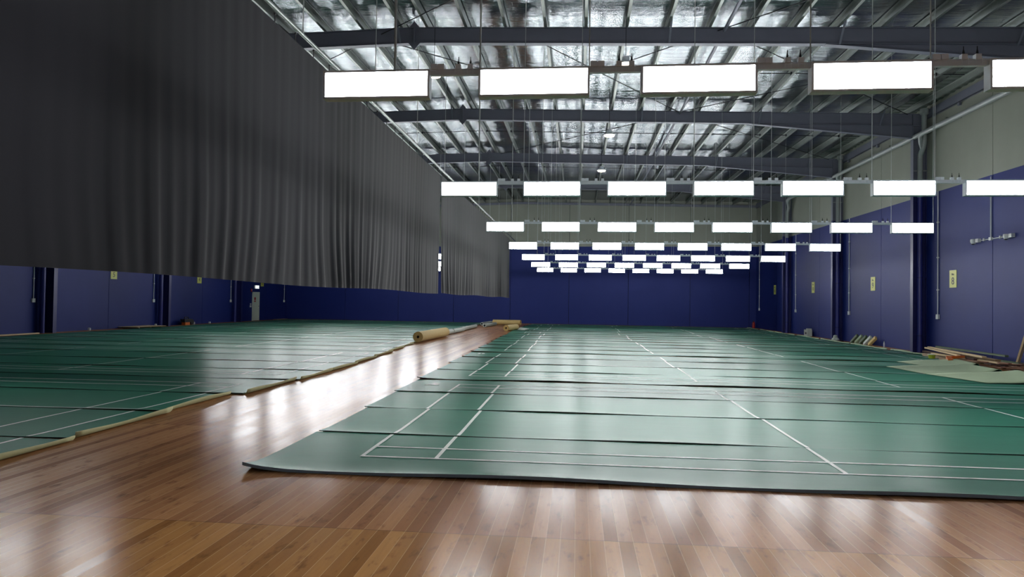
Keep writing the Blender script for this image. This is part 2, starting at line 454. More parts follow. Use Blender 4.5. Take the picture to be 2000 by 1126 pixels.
# gable beam along the top of the far wall
mb = MB()
for a, b in ((XL, RIDGE), (RIDGE, XR)):
    vs = []
    for x in (a, b):
        yy = wally(x)-.03
        for dy in (-.1, 0):
            for dz in (-.16, 0): vs.append((x, yy+dy, rz(x)+dz))
    mb.add(vs, [(0,1,3,2),(4,6,7,5),(0,4,5,1),(2,3,7,6),(0,2,6,4),(1,5,7,3)])
tag(mb.build('gable_beam', [M['steel']], weld=False), 'thin dark steel beam capping the far concrete wall', 'roof beam')
# eave beam along the right wall
mb = MB(); z = rz(XR)-.02
mb.box((XR-.1, 3, z-.2), (XR-.085, wally(XR)-.2, z+.1)); mb.box((XR-.1, 3, z-.2), (XR-.01, wally(XR)-.2, z-.185))
for y in range(5, 48, 3): mb.box((XR-.09, y, z-.3), (XR-.02, y+.12, z-.2))
tag(mb.build('eave_beam', [M['steel']], weld=False), 'dark steel eave beam along the top of the right wall', 'roof beam')
# long tube struts under the purlins
for x, lab in ((3.62, 'dark round roof strut running lengthwise under the purlins'),):
    mb = MB(); z = rz(x)-.09
    for a, b in zip(FY[:-1], FY[1:]): mb.tube([(x, a+.2, z), (x, b-.01, z)], .045, 10)
    mb.tube([(x, FY[-1]+.2, z), (x, wally(x)-.14, z)], .045, 10)
    tag(mb.build('roof_strut', [M['steel']], smooth=True), lab, 'roof strut')
# bridging lines across the purlins in each bay
for bi, (a, b) in enumerate(zip(FY, FY[1:] + [48.6])):
    mb = MB()
    for f in ((.5,) if bi else (.35, .7)):
        yy = a + (b-a)*f
        for x0, x1 in ((-8.2, RIDGE), (RIDGE, 11.4)):
            mb.tube([(x0, yy, rz(x0)+.11), (x1, yy, rz(x1)+.11)], .016, 6)
        for x in PR[:15] + PL[:3]:
            mb.box((x-.05, yy-.03, rz(x)+.07), (x+.05, yy+.03, rz(x)+.15))
    nm = ['bay above the camera', 'nearest whole bay', 'second bay', 'third bay', 'farthest bay'][bi]
    tag(mb.build('purlin_bridging', [M['rod']], weld=False), f'thin bridging rods crossing the purlins in the {nm} of the roof', 'roof rod', 'bridging rods between purlins')
# crossed bracing rods
def rod(p, q, lab):
    mb = MB(); mb.tube([(p[0], p[1], rz(p[0])-.06), (q[0], q[1], rz(q[0])-.06)], .014, 6)
    tag(mb.build('bracing_rod', [M['rod']]), lab, 'roof rod', 'diagonal bracing rods under the roof')
br = [((-7.5, 19.5), (-1.6, 14.5), 'beside the curtain at the nearest frame, rising to the right'),
      ((-1.6, 17.76), (3.55, 25.1), 'falling rightwards above the gaps of the nearest light row'),
      ((-.4, 21.8), (5.2, 15.8), 'rising rightwards over the nearest frame, mid hall'),
      ((-5.6, 18.0), (-.3, 23.2), 'falling rightwards behind the first light'),
      ((3.7, 17.76), (11.5, 25.1), 'falling rightwards near the right wall, second bay'),
      ((3.7, 25.0), (11.5, 17.8), 'rising rightwards near the right wall, second bay'),
      ((3.7, 25.4), (11.5, 32.7), 'falling rightwards near the right wall, third bay'),
      ((-3.8, 32.7), (3.55, 25.4), 'rising rightwards mid hall, third bay')]
for p, q, s_ in br: rod(p, q, 'dark diagonal roof bracing rod ' + s_)

# ------------------------------------------------------------------ hanging curtain and its track
def curtain(y0, y1, label, seed):
    rnd = random.Random(seed); ph = [rnd.uniform(0, 6.28) for _ in range(8)]
    t = thing('curtain', label, 'curtain', (RIDGE, (y0+y1)/2, 1.82))
    zt, zb = 5.585, 1.82
    ny = int((y1-y0)/.035); nz = 34
    vs = []; fs = []
    for j in range(nz+1):
        f = (j/nz)**.8                       # 0 at the top, 1 at the hem
        z = zt + (zb-zt)*f
        amp = .003 + .036*max(0, f-.32)**1.25
        for i in range(ny+1):
            y = y0 + (y1-y0)*i/ny
            w = y + .10*f*f*math.sin(1.3*y+ph[0]) - .16*max(0, f-.72)**1.5*6*math.sin(.9*y+ph[1])
            a = .8*math.sin(2*PI*w/.47+ph[2]) + .8*math.sin(2*PI*w/.29+ph[3]) + .7*math.sin(2*PI*w/1.13+ph[4]) + .5*math.sin(2*PI*w/.73+ph[5])
            loc = .55 + .45*math.sin(.83*y+ph[5])*math.sin(.37*y+ph[6])
            fold = math.tanh(1.1*a)*amp*loc*(1.15 if f < .97 else 1.15-(f-.97)*12)
            x = RIDGE + fold + .05*math.sin(.33*y+ph[7])*f
            hem = .018*math.sin(.7*y+ph[1])*(f**6)
            vs.append((x, y, z+hem))
    m = ny+1
    for j in range(nz):
        for i in range(ny): fs.append((j*m+i, j*m+i+1, (j+1)*m+i+1, (j+1)*m+i))
    mb = MB(); mb.add(vs, fs)
    o = mb.build('drape', [M['drape']], t, smooth=True, fix=False, weld=False)
    sm = o.modifiers.new('cloth_thickness', 'SOLIDIFY'); sm.thickness = .006; sm.offset = 0; sm.use_rim = False
    n = 0; y = max(y0, 7.0)+.2
    hm = MB(); hm.box((-.004, -.012, 0), (.004, .012, .16)); hm.lathe((0, 0, .13), [(.014, 0), (.02, .015), (.014, .03)], 8)
    hme = hm.mesh('hook', [M['black']])
    while y < y1 and n < 95:
        h = link('curtain_hook', hme, t, (0, y-(y0+y1)/2, zt-.03-1.82)); y += .72; n += 1
    return t
curtain(-6.0, 21.22, 'near charcoal curtain dividing the hall, hanging clear of the floor', 3)
curtain(21.42, 43.4, 'far charcoal curtain beyond the narrow gap, reaching towards the far wall', 8)
t = thing('curtain_track', 'galvanised curtain track pipe above the dark curtain', 'curtain track', (RIDGE, 20, 5.8))
mb = MB(); mb.tube([(RIDGE+.05, -6, 5.74), (RIDGE+.05, 48.9, 5.74)], .032, 10)
mb.build('rail', [M['galv']], t, smooth=True)
for y in FY + [13.75, 21.37, 29, 36.6, 47.5]:
    mb = MB(); mb.tube([(RIDGE+.05, y+.3, 5.77), (RIDGE+.05, y+.3, rz(RIDGE)+.2)], .009, 6)
    mb.build('hanger_rod', [M['wire']], t)

# ------------------------------------------------------------------ panel lights in rows
PITCH, PW, PHT, PD = 1.507, .997, .232, .10
fr = .02
rowY = [6.286, 12.194, 18.375, 24.559, 30.778, 37.068, 43.374]
rowZ = [3.774, 3.755, 3.747, 3.737, 3.731, 3.736, 3.738]
rowX = [-2.440, -2.494, -2.491, -2.501, -2.533, -2.542, -2.602]
hb = MB()                                            # housing: four frame bars and a spine
hb.box((-fr, 0, -PHT-fr), (0, PD, fr)); hb.box((PW, 0, -PHT-fr), (PW+fr, PD, fr))
hb.box((0, 0, 0), (PW, PD, fr)); hb.box((0, 0, -PHT-fr), (PW, PD, -PHT)); hb.box((0, .03, -PHT), (PW, PD-.03, 0))
house_me = hb.mesh('housing', [M['frame']], weld=False)
d1 = MB(); d1.box((.001, .006, -PHT+.001), (PW-.001, .028, -.001)); dif_me = d1.mesh('diffuser', [M['panel']])
d2 = MB(); d2.box((.001, PD-.028, -PHT+.001), (PW-.001, PD-.006, -.001)); difb_me = d2.mesh('diffuser', [M['panel_back']])
def panel(x, y, z, label, group):
    t = thing('panel_light', label, 'light', (x, y, z), group)
    link('housing', house_me, t); link('diffuser', dif_me, t); link('diffuser', difb_me, t)
RN = ['nearest row', 'second row', 'third row', 'fourth row', 'fifth row', 'sixth row', 'farthest row']
drv = MB(); drv.box((0, .02, 0), (.062, .075, .05)); drv.box((.07, .02, 0), (.13, .075, .05)); drv.box((.06, .03, .008), (.072, .065, .042))
drv_me = drv.mesh('driver_box', [M['boxgrey']], weld=False)
sk = MB(); sk.box((-.024, .02, 0), (.024, .07, .045)); sk.box((-.03, .012, -.05), (-.026, .016, .005)); sk.box((.026, .012, -.05), (.03, .016, .005))
sk_me = sk.mesh('socket_box', [M['boxgrey']], weld=False)
pg = MB(); pg.lathe((0, .045, .045), [(.011, 0), (.011, .02), (.004, .05), (.004, .075)], 8)
pg_me = pg.mesh('plug', [M['black']])
for r in range(7):
    y, z, x0 = rowY[r], rowZ[r], rowX[r]
    for k in range(8):
        pos = 'first light beside the curtain' if k == 0 else ('last light towards the right wall' if k == 7 else f'{ORD[k]} light from the curtain')
        panel(x0 + PITCH*k, y, z, f'lit white panel light over the right courts, {RN[r]}, {pos}', 'panel lights over the right courts')
    t = thing('lighting_rail', f'grey suspended rail carrying the panel lights of the {RN[r]} over the right courts', 'light rail', (x0, y, z), 'rails of the panel lights')
    mb = MB()
    for k in range(7):
        a = x0 + PITCH*k + PW + fr; b = x0 + PITCH*(k+1) - fr
        mb.box((a, y+.03, z-.032), (b, y+.075, z+.012))
    # the spine above the lights joins the pieces between them
    mb.box((x0, y+.035, z+fr-.004), (x0+PITCH*7+PW, y+.07, z+fr+.008))
    mb.build('rail', [M['frame']], t, weld=False)
    for k in range(7):
        a = PITCH*k + PW + fr
        link('driver_box', drv_me, t, (a+.005, 0, .023))
        for dx in (.27, .385):
            q = link('socket_box', sk_me, t, (a+dx, 0, .023))
            if r < 4: link('plug', pg_me, q, (0, 0, 0))
    for k in (1, 3, 5, 7):
        for xx in (PITCH*k-fr+.004, PITCH*k+PW+fr-.004):
            mb = MB(); X = x0+xx
            mb.tube([(X, y+.05, z-.02), (X, y+.05, rz(X)+PH)], .006, 6)
            mb.build('suspension_wire', [M['wire']], t)
    mb = MB(); X = x0+.67; mb.tube([(X, y+.05, z+.02), (X, y+.05, rz(X)+PH)], .013 if r < 2 else .01, 8)
    mb.build('suspension_rod', [M['wire']], t)
for r in range(7):
    ks = {1: (2, 3), 3: range(2, 5), 4: range(8), 5: range(8), 6: range(8)}.get(r, ())
    if not ks: continue
    for k in ks:
        panel(-5.9 - PW - PITCH*k, rowY[r]+.1, rowZ[r], 'lit white panel light in the left half, behind the dark curtain', 'panel lights behind the curtain')
    y, z = rowY[r]+.1, rowZ[r]; xa, xb = -5.9-PW-PITCH*max(ks), -5.9-PITCH*min(ks)
    t = thing('lighting_rail', 'grey suspended light rail in the left half, behind the dark curtain', 'light rail', (xa, y, z), 'rails behind the curtain')
    MB().box((xa, y+.035, z+fr-.004), (xb, y+.07, z+fr+.012)).build('rail', [M['frame']], t)
    for xx in (xa+.5, (xa+xb)/2, xb-.5): MB().tube([(xx, y+.05, z+.02), (xx, y+.05, rz(xx)+PH)], .007, 6).build('suspension_wire', [M['wire']], t)

# warm high-bay lamps near the roof
for (x, y, z), lab in (((1.09, 16.64, 7.4), 'small warm high-bay lamp above the nearest light row'),
                       ((-3.76, 17.17, 7.4), 'small warm high-bay lamp close beside the curtain'),
                       ((1.016, 23.7, 7.4), 'small warm high-bay lamp between the second and nearest dark rafters'),
                       ((.97, 30.08, 7.4), 'small warm high-bay lamp hanging farthest away under the roof')):
    t = thing('high_bay_lamp', lab, 'lamp', (x, y, z), 'warm high-bay lamps')
    MB().lathe((x, y, z), [(.05, .2), (.09, .18), (.1, .08), (.19, .03), (.19, .0)], 20).build('lamp_housing', [M['boxgrey']], t, smooth=True)
    MB().lathe((x, y, z), [(.175, -.004), (.16, -.03), (.1, -.045)], 20).build('lamp_lens', [M['warm']], t, smooth=True)
    MB().tube([(x, y, z+.19), (x, y, rz(x)+PH-.002)], .008, 6).build('stem', [M['rod']], t)

# ------------------------------------------------------------------ court mats
LW = .042
def mat_strip(name, label, group, ya, yb, xl, xr, lines, shift=0, skew=0.0, lift_near=.0, corner=0, curl=False, flap=None, th=.011, marks=(), edge=None, lipmat=None):
    """one vinyl strip, long side across the hall. ya, yb: near and far edge. lines: list of ('x', pos, y0, y1) / ('y', pos, x0, x1)"""
    t = thing(name, label, 'court mat', ((xl+xr)/2, (ya+yb)/2, 0), group)
    rnd = random.Random(int(ya*100)+int(xl*10)); p1, p2 = rnd.uniform(0, 6), rnd.uniform(0, 6)
    def Y(y, x): return y - skew*max(0, x)
    def Z(x, y):
        f = (y-ya)/(yb-ya)
        e = math.exp(-f*14)
        z = th + .0022*math.sin(x*1.1+p1+y*2) + e*(lift_near*(.65+.35*math.sin(x*1.7+p2)))
        z += .0035*math.exp(-(1-f)*18)*(1+math.sin(x*2.3+p2))*.5
        if corner:
            dx = x-xl
            z += corner*math.exp(-(dx/.22))*math.exp(-f*9)
        return z
    nx = max(8, int((xr-xl)/.22)); fys = [0, .03, .08, .16, .3, .5, .7, .86, .95, 1]
    xs_ = [xl, xl+.05, xl+.12] + [xl+.2+(xr-xl-.2)*i/nx for i in range(nx+1)]
    n = len(xs_); mb = MB(); top = []; bot = []
    for f in fys:
        for x in xs_:
            y = ya+(yb-ya)*f; z = Z(x, y)
            top.append((x, Y(y, x), z)); bot.append((x, Y(y, x), max(.0005, z-(.03 if edge else th*.9))))
    nf = len(fys); fs = []
    for j in range(nf-1):
        for i in range(n-1): fs.append((j*n+i, j*n+i+1, (j+1)*n+i+1, (j+1)*n+i))
    mb.add(top, fs, 0); mb.add(bot, [f[::-1] for f in fs], 2)
    def strip(ids):
        for a, b in zip(ids[:-1], ids[1:]): mb.add([top[a], top[b], bot[b], bot[a]], [(0,1,2,3)], 3)
    strip([i for i in range(n)]); strip([(nf-1)*n+i for i in range(n)])
    strip([j*n for j in range(nf)]); strip([j*n+n-1 for j in range(nf)])
    # painted lines
    for ln in lines:
        if ln[0] == 'x':
            x = ln[1]+shift; a = max(ln[2], ya+.01); b = min(ln[3], yb-.01)
            if b-a < .05 or x < xl or x > xr: continue
            m = 10
            q = []
            for i in range(m+1):
                y = a+(b-a)*i/m
                for xx in (x, x+LW): q.append((xx, Y(y, xx), Z(xx, y)+.004))
            mb.add(q, [(2*i, 2*i+1, 2*i+3, 2*i+2) for i in range(m)], 1)
        else:
            y = ln[1]; a = max(ln[2]+shift, xl+.01); b = min(ln[3]+shift, xr-.01)
            if y < ya+.005 or y+LW > yb-.005 or b-a < .05: continue
            m = max(2, int((b-a)/.25)); q = []
            for i in range(m+1):
                x = a+(b-a)*i/m
                for yy in (y, y+LW): q.append((x, Y(yy, x), Z(x, yy)+.0042))
            mb.add(q, [(2*i, 2*i+2, 2*i+3, 2*i+1) for i in range(m)], 1)
    for tri in marks:
        pts = [(x, Y(y, x), Z(x, y)+.004) for x, y in tri]
        mb.add(pts, [tuple(range(len(pts)))], 1)
    mb.build('vinyl_sheet', [M['mat'], M['line'], M['under'], edge or M['matedge']], t, smooth=True, fix=False, weld=False)
    if curl:
        # right end curls up and shows its pale backing
        mb = MB(); R = curl; q = []; k = 9; m = 12
        for j in range(m+1):
            y = ya+.02+(yb-ya-.04)*j/m; wob = .8+.2*math.sin(3.1*y+p1)
            for i in range(k+1):
                a = i/k*1.65
                q.append((xr-.002+R*wob*math.sin(a)*1.0, y, th+R*wob*(1-math.cos(a))))
        fo = []; 
        for j in range(m):
            for i in range(k): fo.append((j*(k+1)+i, j*(k+1)+i+1, (j+1)*(k+1)+i+1, (j+1)*(k+1)+i))
        mb.add(q, [f for f in fo], 0)
        o = mb.build('curled_end', [lipmat or M['lip'], M['mat']], t, smooth=True, fix=False)
        o['label'] = 'pale backing of the curled-up end'
        s = o.modifiers.new('thickness', 'SOLIDIFY'); s.thickness = .008; s.offset = -1
    if flap:
        (xfn, xff), (xtn, xtf), h = flap       # fold and tip at the near and far edge, crest height
        mb = MB(); q = []; nu = 26; nv = 8; R = h/2
        arc = 9
        for j in range(nv+1):
            v = j/nv; y = ya+.03+(yb-ya-.06)*v
            xf = xfn+(xff-xfn)*v; xt = xtn+(xtf-xtn)*v
            hh = h*(.8-.1*v); ex = 6.0-2.6*v
            for i in range(arc+1):
                a = i/arc*PI
                q.append((xf+hh*.62*math.sin(a), Y(y, xf), th+.006+hh*.5*(1-math.cos(a))))
            for i in range(1, nu+1):
                u = i/nu; x = xf+(xt-xf)*u
                z = th+.006+hh*(1-u)**ex + .05*math.sin(PI*u)*(.15+.85*v) + .012
                q.append((x, Y(y, x)+.05*u*math.sin(v*2), max(z, th+.012)))
        m = arc+nu+1; fo = []
        for j in range(nv):
            for i in range(m-1): fo.append((j*m+i, (j+1)*m+i, (j+1)*m+i+1, j*m+i+1))
        mb.add(q, fo, 0)
        o = mb.build('folded_end', [M['under'], M['mat'], M['under']], t, smooth=True, fix=False)
        o['label'] = 'pale green backing of the folded-over end'
        s = o.modifiers.new('thickness', 'SOLIDIFY'); s.thickness = .005; s.offset = -1; s.material_offset = 1; s.material_offset_rim = 2
    return t

def court(x0, y0, sx=1.0, mirror=False):
    """lines of one badminton court, long side across the hall"""
    L = []
    X = lambda v: (x0 - sx*v - LW) if mirror else (x0 + sx*v)
    xa, xb = sorted((X(0), X(13.4))); xb += LW
    for v in (0, .76, 4.72, 8.68-LW, 12.64, 13.4-LW):
        if v in (4.72, 8.68-LW) or True: L.append(('x', X(v), y0, y0+6.1))
    for v in (0, .46, 5.60, 6.06): L.append(('y', y0+v, xa, xb))
    xs1 = sorted((X(0), X(4.72))); xs2 = sorted((X(8.68), X(13.4)))
    L.append(('y', y0+3.03, xs1[0], xs1[1])); L.append(('y', y0+3.03, xs2[0], xs2[1]))
    return L
seR = [6.09, 7.93, 9.84, 11.62, 13.55, 15.44, 17.22, 19.1, 21.0, 22.8, 24.68, 26.47, 28.2, 30.0, 31.8, 33.65, 35.5, 37.3, 39.15, 41.0, 42.8, 44.65, 46.45, 47.9]
linesR = []
for y0 in (6.74, 14.28, 21.85, 29.35, 36.85): linesR += court(-2.18, y0)
linesR += court(-2.18, 44.3)
leftR = [-3.09, -3.07, -3.12, -3.16, -3.22, -3.20, -3.28, -3.25, -3.3, -3.33, -3.3, -3.36, -3.4, -3.42, -3.38, -3.46, -3.5, -3.55, -3.5, -3.45, -3.4, -3.3, -3.2]
rj = random.Random(5)
for i in range(len(seR)-1):
    ya, yb = seR[i], seR[i+1]; gap = .03 if i not in (3, 7, 11) else .09
    xl = leftR[i]; sh = (xl+3.09)*.85 if i > 0 else 0
    if i > 13: sh += rj.uniform(-.18, .22)
    xr = 11.45 + rj.uniform(-.08, .08); flap = None
    if i == 5: flap = ((9.6, 10.2), (8.6, 8.2), .22); xr = 9.75
    if i == 6: flap = ((9.8, 10.0), (8.2, 8.1), .2); xr = 9.75
    if i == 7: flap = ((10.3, 10.7), (9.3, 9.15), .18); xr = 10.3
    marks = []
    if i == 3:
        marks = [[(-2.86, 12.55), (-2.70, 12.60), (-2.66, 12.72), (-2.72, 12.86), (-2.80, 12.72)],
                 [(-2.70, 12.60), (-2.56, 12.55), (-2.63, 12.92), (-2.76, 12.92), (-2.72, 12.86), (-2.66, 12.72)]]
    if i == 7: marks = [[(-2.98, 20.25), (-2.9, 20.25), (-2.9, 20.5), (-2.96, 20.45)], [(-2.85, 20.25), (-2.76, 20.3), (-2.8, 20.5), (-2.86, 20.45)]]
    lab = 'green vinyl court mat strip on the right, ' + ('nearest the camera with a curled front corner' if i == 0 else
          ('right end folded over, ' if flap else '') + f'{ORD[i]} from the camera')
    if i == len(seR)-2: lab = 'green vinyl court mat strip on the right, farthest from the camera'
    mat_strip('court_mat', lab, 'mat strips on the right', ya, yb-gap, xl, xr, linesR, sh, skew=.0028*min(20, max(0, ya-6)),
              lift_near=.034 if i == 0 else (.03 if i in (4, 8) else (.016 if i < 9 else .02)), corner=.05 if i == 0 else (.03 if i == 4 else .008), flap=flap,
              th=.014 if i == 0 else .012, marks=marks, edge=M['frontedge'] if i == 0 else None, curl=None if flap else .045, lipmat=M['under'])
seL = [3.4, 5.2, 7.08, 8.97, 10.80, 12.85, 14.62, 16.5, 18.42, 20.42, 22.38, 24.3, 26.2, 28.1, 30.0, 31.9, 33.8, 35.7, 37.6, 39.5, 41.4, 43.3, 45.2, 47.1, 49.0]
endL = [-5.5, -5.55, -5.62, -5.72, -5.5, -5.43, -5.45, -5.55, -5.66, -5.8, -5.95, -6.1, -6.35, -6.4, -6.35, -6.4, -6.45, -6.4, -6.45, -6.5, -6.45, -6.5, -6.45, -6.5]
linesL = []
for y0 in (5.96, 13.55, 21.1, 28.7, 36.3, 43.9): linesL += court(-6.12, y0, 1.035, True)
for i in range(len(seL)-1):
    lab = 'green vinyl court mat strip on the left, ' + ('mostly outside the left edge of picture' if i == 0 else f'{ORD[i]} from the camera')
    if i == len(seL)-2: lab = 'green vinyl court mat strip on the left, farthest from the camera'
    mat_strip('court_mat', lab, 'mat strips on the left', seL[i], seL[i+1]-.03, -21.45+rj.uniform(-.1, .1), endL[i], linesL, rj.uniform(-.03, .03),
              lift_near=.016, curl=(.075 if i < 10 else .05))

# ------------------------------------------------------------------ rolls left on the floor
def roll(name, lab, cat, p, q, ro, ri, mats, group=None, parts=True):
    mb = MB(); mb.pipe(p, q, ro, ri, 28, 0, 2, 1)
    o = mb.build(name, mats, smooth=True); tag(o, lab, cat, group); return o
FM = [M['foam'], M['foam_end'], M['core']]
roll('underlay_roll', 'long buff underlay roll lying along the edge of the left mats', 'roll', (-5.98, 25.2, .21), (-5.80, 29.6, .21), .195, .05, FM, 'buff underlay rolls')
roll('underlay_roll', 'long buff underlay roll lying across the aisle by the far wall', 'roll', (-5.72, 46.1, .17), (-3.80, 45.6, .17), .165, .04, FM, 'buff underlay rolls')
roll('underlay_roll', 'short buff underlay roll lying at the far left edge of the right mats', 'roll', (-3.78, 36.0, .17), (-3.42, 37.9, .17), .165, .045, FM, 'buff underlay rolls')
PM = [M['paper'], M['paper'], M['black']]
for (p, q), lab in ((((-6.05, 30.2, .11), (-5.98, 32.3, .11)), 'pale cardboard tube lying just behind the long buff roll'),
                    (((-5.98, 32.5, .11), (-5.9, 34.9, .11)), 'pale cardboard tube with dark bore, second behind the long buff roll'),
                    (((-6.02, 35.2, .11), (-5.98, 39.8, .11)), 'pale cardboard tube, third and longest behind the buff roll'),
                    (((-5.6, 40.8, .11), (-5.35, 44.3, .11)), 'pale cardboard tube lying in the aisle before the cross-lying roll'),
                    (((-6.15, 43.6, .11), (-6.0, 47.2, .11)), 'pale cardboard tube farthest away along the left mats')):
    roll('cardboard_tube', lab, 'tube', p, q, .10, .06, PM, 'cardboard tubes along the left mats')
mb = MB(); mb.add([(-3.3, 37.4, .03), (-2.9, 37.1, .03), (-2.7, 38.2, .06), (-2.95, 39.3, .05), (-3.25, 38.8, .12)], [(0,1,2,4), (2,3,4)])
o = mb.build('plastic_wrap', [M['paper']], fix=False); o.modifiers.new('t', 'SOLIDIFY').thickness = .01
tag(o, 'scrap of pale wrapping beside the short buff roll', 'wrapping')

# ------------------------------------------------------------------ right wall fittings
XW = XR
def downpipe(y, label):
    t = thing('downpipe', label, 'pipe', (XR-.25, y, 0), 'rainwater pipes on the right wall')
    x = XR-.25
    MB().tube([(x, y-.28, rz(x)-.1), (x, y-.28, 7.35), (x, y-.2, 7.15), (x, y-.02, 6.95), (x, y, 6.75), (x, y, PAINT-.1)], .088, 14).build('pipe', [M['pvc']], t, smooth=True)
    MB().tube([(x, y, PAINT-.1), (x, y, .01)], .088, 14).build('painted_pipe', [M['pvc_blue']], t, smooth=True)['label'] = 'navy painted lower pipe'
    for z, mm in ((6.4, 'pvc'), (2.63, 'blue_steel'), (.6, 'blue_steel')):
        MB().lathe((x, y, z), [(.1, -.02), (.1, .02)], 14).box((x-.2, y+.02, z-.02), (XR-.012, y+.05, z+.02)).build('pipe_bracket', [M[mm]], t, weld=False)
    MB().lathe((x, y-.28, rz(x)-.13), [(.1, 0), (.14, .04), (.14, .2)], 16).build('pipe_head', [M['pvc']], t, smooth=True)
for i, y in enumerate(FY[1:]):
    downpipe(y - .02, ['grey downpipe at the column outside the right picture edge', 'grey downpipe at the nearest visible right wall column',
                       'grey downpipe at the second visible right wall column', 'grey downpipe at the farthest right wall column'][i])
for y, lab in ((26.32, 'navy painted pipe in the left wall column nearest the left picture edge'), (34.4, 'navy painted pipe in the second left wall column'), (42.3, 'navy painted pipe in the left wall column nearest the exit door')):
    t = thing('downpipe', lab, 'pipe', (XL+.22, y, 0), 'rainwater pipes on the left wall')
    MB().tube([(XL+.22, y, 0), (XL+.22, y, PAINT)], .088, 14).build('painted_pipe', [M['pvc_blue']], t, smooth=True)
    MB().tube([(XL+.22, y, PAINT), (XL+.22, y, 7.9)], .088, 14).build('pipe', [M['pvc']], t, smooth=True)
t = thing('drain_pipe', 'long grey drain pipe running level along the upper right wall', 'pipe', (XR-.4, 26, 7.6))
mb = MB(); mb.tube([(XR-.42, 8, 7.6), (XR-.42, 39.4, 7.6), (XR-.40, 39.8, 7.56), (XR-.33, 40.05, 7.45), (XR-.25, 40.2, 7.25)], .085, 14)
mb.build('pipe', [M['pvc']], t, smooth=True)
for y in (9.8, 17.3, 25.0, 32.6, 40.1):
    MB().tube([(XR-.42, y-.45, 7.6), (XR-.42, y-.2, 7.54), (XR-.33, y-.05, 7.35), (XR-.25, y-.02, 7.1)], .075, 12).build('branch_pipe', [M['pvc']], t, smooth=True)
for y in range(11, 39, 4):
    MB().box((XR-.5, y, 7.68), (XR-.01, y+.03, 7.71)).box((XR-.43, y, 7.6), (XR-.41, y+.03, 7.7)).build('pipe_hanger', [M['galv']], t, weld=False)

def conduit(x, s, y, zb, lab, group):
    t = thing('power_outlet', lab, 'socket', (x, y, zb), group)
    xw = x - s*.03
    MB().tube([(xw, y, zb+.05), (xw, y, PAINT)], .017, 8).build('conduit', [M['white']], t, smooth=True)
    MB().box((min(x, x-s*.06), y-.075, zb-.09), (max(x, x-s*.06), y+.075, zb+.07)).build('socket_box', [M['white']], t)
    mb = MB()
    for z in (zb+.9, zb+2.0, zb+3.2): mb.box((min(x, x-s*.055), y-.03, z-.02), (max(x, x-s*.055), y+.03, z+.02))
    mb.build('conduit_clip', [M['white']], t, weld=False)
for y, lab in ((24.4, 'white socket and wall conduit just before the nearest right wall column'), (32.0, 'white socket and conduit just before the second right wall column'),
               (39.56, 'white socket and conduit just before the third right wall column'), (47.27, 'white socket and conduit at the far end of right wall')):
    conduit(XR, 1, y, 1.29, lab, 'wall sockets on long conduits')
for y, lab in ((26.05, 'white socket and conduit on the left wall, leftmost under the curtain'), (34.05, 'white socket and conduit on the left wall, second from the left'),
               (42.1, 'white socket and conduit on the left wall, left of the exit door'), (50.15, 'white socket and conduit on the left wall, right of the exit door')):
    conduit(XL, -1, y, 1.37, lab, 'wall sockets on long conduits')

def sign(x, s, y, z0, z1, w, txt, small, lab):
    t = thing('court_sign', lab, 'sign', (x, y, (z0+z1)/2), 'yellow court signs on the walls')
    a = x - s*.012
    MB().box((min(x, a), y-w/2, z0), (max(x, a), y+w/2, z1)).build('board', [M['yellow']], t)
    xd = (0, -1, 0) if s > 0 else (0, 1, 0); org = a - s*.001
    h = z1-z0
    text_obj(txt, .34 if len(txt) == 1 else .25, M['ink'], t, (org, y, z0+h*.36), xd, (0, 0, 1), 'sign_number')
    if small: text_obj(small, .11, M['ink'], t, (org, y, z0+h*.76), xd, (0, 0, 1), 'sign_caption')
for y, n_, lab in ((23.5, '8', 'yellow court sign numbered 8 on the right wall, nearest'), (29.56, '9', 'yellow court sign on the right wall, second nearest'),
                   (36.78, '10', 'yellow court sign on the right wall, third nearest'), (43.7, '11', 'yellow court sign on the right wall, farthest')):
    sign(XR, 1, y, 2.25, 2.82, .41, n_, 'No', lab)
for y, n_, lab in ((30.94, '5', 'yellow court sign numbered 5 half hidden by the curtain hem'), (38.42, '4', 'yellow court sign under the curtain hem, second from the left'),
                   (46.52, '3', 'yellow court sign beside the exit sign on the left wall')):
    sign(XL, -1, y, 2.40, 2.97, .45, n_, 'No', lab)

# cameras on a conduit
t = thing('wall_conduit', 'white conduit drop with level crossbar on the right wall', 'conduit', (XR, 21.28, 3.65))
MB().tube([(XR-.03, 21.42, PAINT-.05), (XR-.03, 21.42, 3.65)], .016, 8).tube([(XR-.03, 22.05, 3.65), (XR-.03, 20.62, 3.65)], .013, 8).build('pipe', [M['white']], t, smooth=True)
MB().box((XR-.06, 21.36, 3.61), (XR, 21.48, 3.70)).box((XR-.05, 21.75, 3.62), (XR, 21.79, 3.70)).box((XR-.05, 20.95, 3.62), (XR, 20.99, 3.70)).build('junction_box', [M['white']], t, weld=False)
for y, lab in ((22.12, 'white security camera at the left end of the wall crossbar'), (20.5, 'white security camera at the right end of the wall crossbar')):
    c = thing('security_camera', lab, 'camera', (XR, y, 3.65), 'security cameras on the right wall')
    MB().box((XR-.10, y-.16, 3.60), (XR, y-.02, 3.71)).build('mount_box', [M['white']], c)
    MB().lathe((XR-.09, y+.08, 3.67), [(.075, .04), (.085, 0), (.08, -.06), (.05, -.10)], 14).build('camera_body', [M['white']], c, smooth=True)
    MB().lathe((XR-.10, y+.09, 3.567), [(.045, .004), (.045, -.01), (.03, -.025)], 12).build('lens', [M['black']], c, smooth=True)

